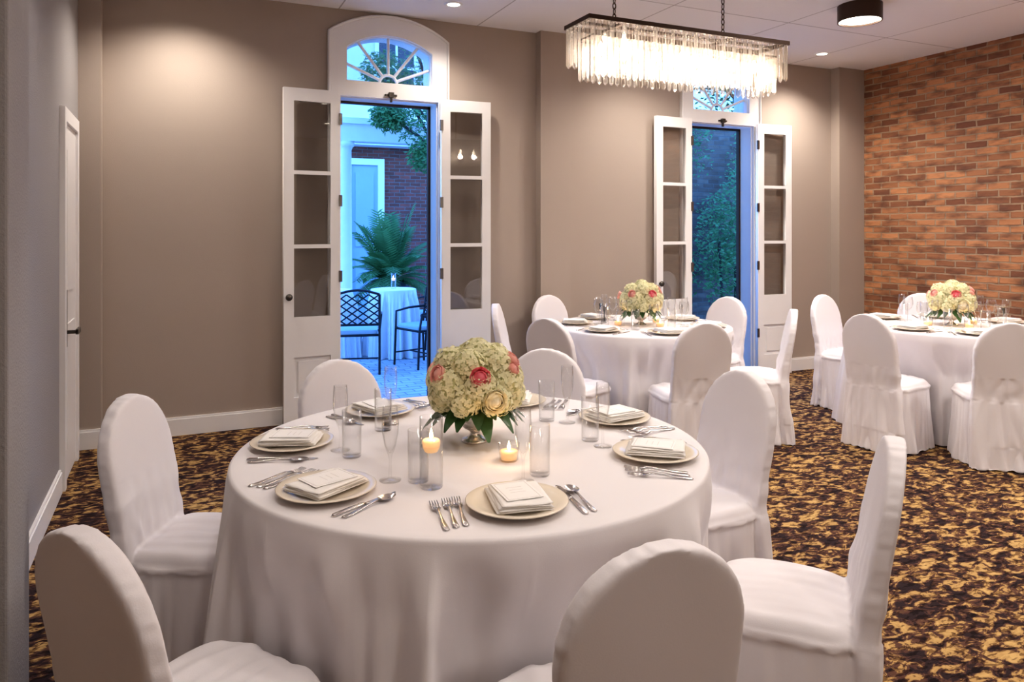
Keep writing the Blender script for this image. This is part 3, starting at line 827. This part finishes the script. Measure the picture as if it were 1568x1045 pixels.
tree(7.3,7.2,[((6.3,7.2,3.35),(.5,.3,.4)),((5.9,7.2,3.5),(.3,.3,.3)),((7.0,7.2,3.5),(.6,.4,.5))],4500,.065,2,3.3)
rnd=random.Random(9)
bl=[((rnd.uniform(6.2,9.4),8.95,rnd.uniform(.8,3.2)),(rnd.uniform(.3,.55),.1,rnd.uniform(.3,.6))) for _ in range(20)]
obj('climbing_ivy',leafcloud(bl,5500,.07,4).mesh('ivy',[M_tree]))
e=empty('garden_shrub',(0,0,0))
obj('foliage',leafcloud([((7.3,8.3,.8),(.5,.3,.7)),((8.0,8.3,1.2),(.4,.3,.9)),((7.0,8.3,1.3),(.35,.3,.8)),((7.4,8.3,1.8),(.4,.3,.7))],4500,.065,8).mesh('s',[M_tree]),parent=e)
obj('stems',tubemesh('st',[[(7.3,8.3,G),(7.3,8.3,1)],[(7.9,8.3,G),(8,8.3,1.4)],[(7.1,8.3,G),(7,8.3,1.4)]],.02,M_bark),parent=e)
def palm(x,y):
    e=empty('potted_palm',(x,y,G))
    m=MB(); m.lathe([(0,0),(.2,0),(.22,.05),(.27,.65),(.31,.67),(.31,.78),(.28,.78),(.27,.73),(0,.72)],32)
    obj('planter',m.mesh('pl',[M_pot],True),parent=e)
    r=random.Random(3); m=MB(); stems=[]
    for k in range(60):
        a=r.uniform(0,6.28); el=r.uniform(.2,1.4); L=r.uniform(.9,1.65); pts=[]
        for i in range(12):
            u=i/11; hor=L*u*math.cos(el)*.7; ver=L*u*math.sin(el)-.5*u*u*math.cos(el)*L
            pts.append(Vector((hor*math.cos(a),hor*math.sin(a),.74+ver)))
        stems.append([tuple(p) for p in pts])
        for i in range(3,12):
            t=(pts[i]-pts[i-1]).normalized(); s=t.cross(Vector((0,0,1))).normalized()
            for sg in(-1,1):
                for off in (0,.5):
                    b=pts[i]*(1-off)+pts[i-1]*off; dv=(s*sg+t*.7+Vector((0,0,-.25))).normalized(); LL=.24*(1-.4*abs(i-6)/6)
                    w=t*.012
                    m.add([b-w,b+dv*LL*.5-w*1.3,b+dv*LL,b+dv*LL*.5+w*1.3,b+w],[(0,1,2,3,4)])
    obj('fronds',m.mesh('fr',[M_tree]),parent=e); obj('stems',tubemesh('st',stems,.007,M_tree,res=1),parent=e)
palm(3.22,11.9)
def patio_table(x,y,r=.36,h=.76):
    e=empty('patio_table',(x,y,G))
    me=cloth_mesh(r,h,[],int(x*10),.05); obj('tablecloth',me,parent=e)
    m=MB(); m.lathe([(0,h-.004),(r-.03,h-.004),(r-.03,h-.03),(0,h-.03)],32); m.lathe([(.03,h-.03),(.03,.03),(.2,.01),(.2,0),(0,0)],16)
    obj('tabletop_and_stand',m.mesh('t',[M_iron]),parent=e)
    hurricane(x,y,G+h+.001)
patio_table(2.56,9.3,.29,.86); patio_table(1.80,9.45,.26,.86)
def iron_chair(x,y,rz):
    e=empty('wrought_iron_chair',(x,y,G),rz)
    L=[]; w=.24
    L.append([(-w,-.22,0),(-w,-.2,.44),(-w,-.26,.9)]); L.append([(w,-.22,0),(w,-.2,.44),(w,-.26,.9)])
    L.append([(-w,.22,0),(-w,.2,.44)]); L.append([(w,.22,0),(w,.2,.44)])
    L.append([(-w,-.2,.44),(w,-.2,.44),(w,.2,.44),(-w,.2,.44),(-w,-.2,.44)])
    L.append([(-w,-.26,.9)]+[(-w+2*w*i/8,-.265,.9+.05*math.sin(math.pi*i/8)) for i in range(1,8)]+[(w,-.26,.9)])
    L.append([(-w,-.21,.56),(w,-.21,.56)])
    for s in(-1,1): L.append([(s*w,-.23,.68),(s*(w+.02),0,.67),(s*(w+.02),.18,.64),(s*w,.2,.44)])
    obj('frame',tubemesh('f',L,.014,M_iron),parent=e)
    L=[]
    def P(u,v): return (-w+2*w*u,-.215-.045*v,.56+.34*v)
    n=4
    for k in range(-n,n+1):
        for sg in (1,-1):
            pts=[]
            for q in range(21):
                v=q/20; u=k/n+v if sg==1 else 1-(k/n+v)
                if 0<=u<=1: pts.append(P(u,v))
            if len(pts)>1: L.append([pts[0],pts[-1]])
    obj('lattice_back',tubemesh('l',L,.009,M_iron,res=1),parent=e)
    m=rbox(.44,.4,.05,.445); obj('seat_cushion',m.mesh('c',[M_doorx]),parent=e)
    L=[[(-w,-.21,.15),(-w,.21,.15)],[(w,-.21,.15),(w,.21,.15)],[(-w,0,.15),(w,0,.15)]]
    obj('stretchers',tubemesh('s',L,.009,M_iron),parent=e)
iron_chair(1.90,8.4,-.25); iron_chair(2.68,8.5,1.9); iron_chair(3.25,9.8,1.7)

# ---------------------------------------------------------------- world & camera
w=bpy.data.worlds.new('dusk_sky'); S.world=w; w.use_nodes=True; nt=w.node_tree; nt.nodes.clear()
o=N(nt,'ShaderNodeOutputWorld'); bg=N(nt,'ShaderNodeBackground'); tc=N(nt,'ShaderNodeTexCoord'); sx=N(nt,'ShaderNodeSeparateXYZ')
cr=N(nt,'ShaderNodeValToRGB'); e=cr.color_ramp.elements; e[0].position=0; e[0].color=(.19,.49,1,1); e[1].position=.8; e[1].color=(.08,.29,1,1)
nt.links.new(tc.outputs['Generated'],sx.inputs[0]); nt.links.new(sx.outputs['Z'],cr.inputs[0]); nt.links.new(cr.outputs[0],bg.inputs[0])
bg.inputs[1].default_value=5.5; nt.links.new(bg.outputs[0],o.inputs[0])

cam=bpy.data.cameras.new('camera'); co=bpy.data.objects.new('camera',cam); COL.objects.link(co)
cam.sensor_width=36; cam.lens=1132/1568*36; cam.shift_y=-170.5/1568; cam.clip_start=.05
co.location=(0,0,1.52); co.rotation_euler=(math.pi/2,0,-24.5*D2R)
S.camera=co
try:
    S.view_settings.view_transform='Standard'; S.view_settings.look='Medium High Contrast'
except Exception as ex:
    print('LOOK',ex)
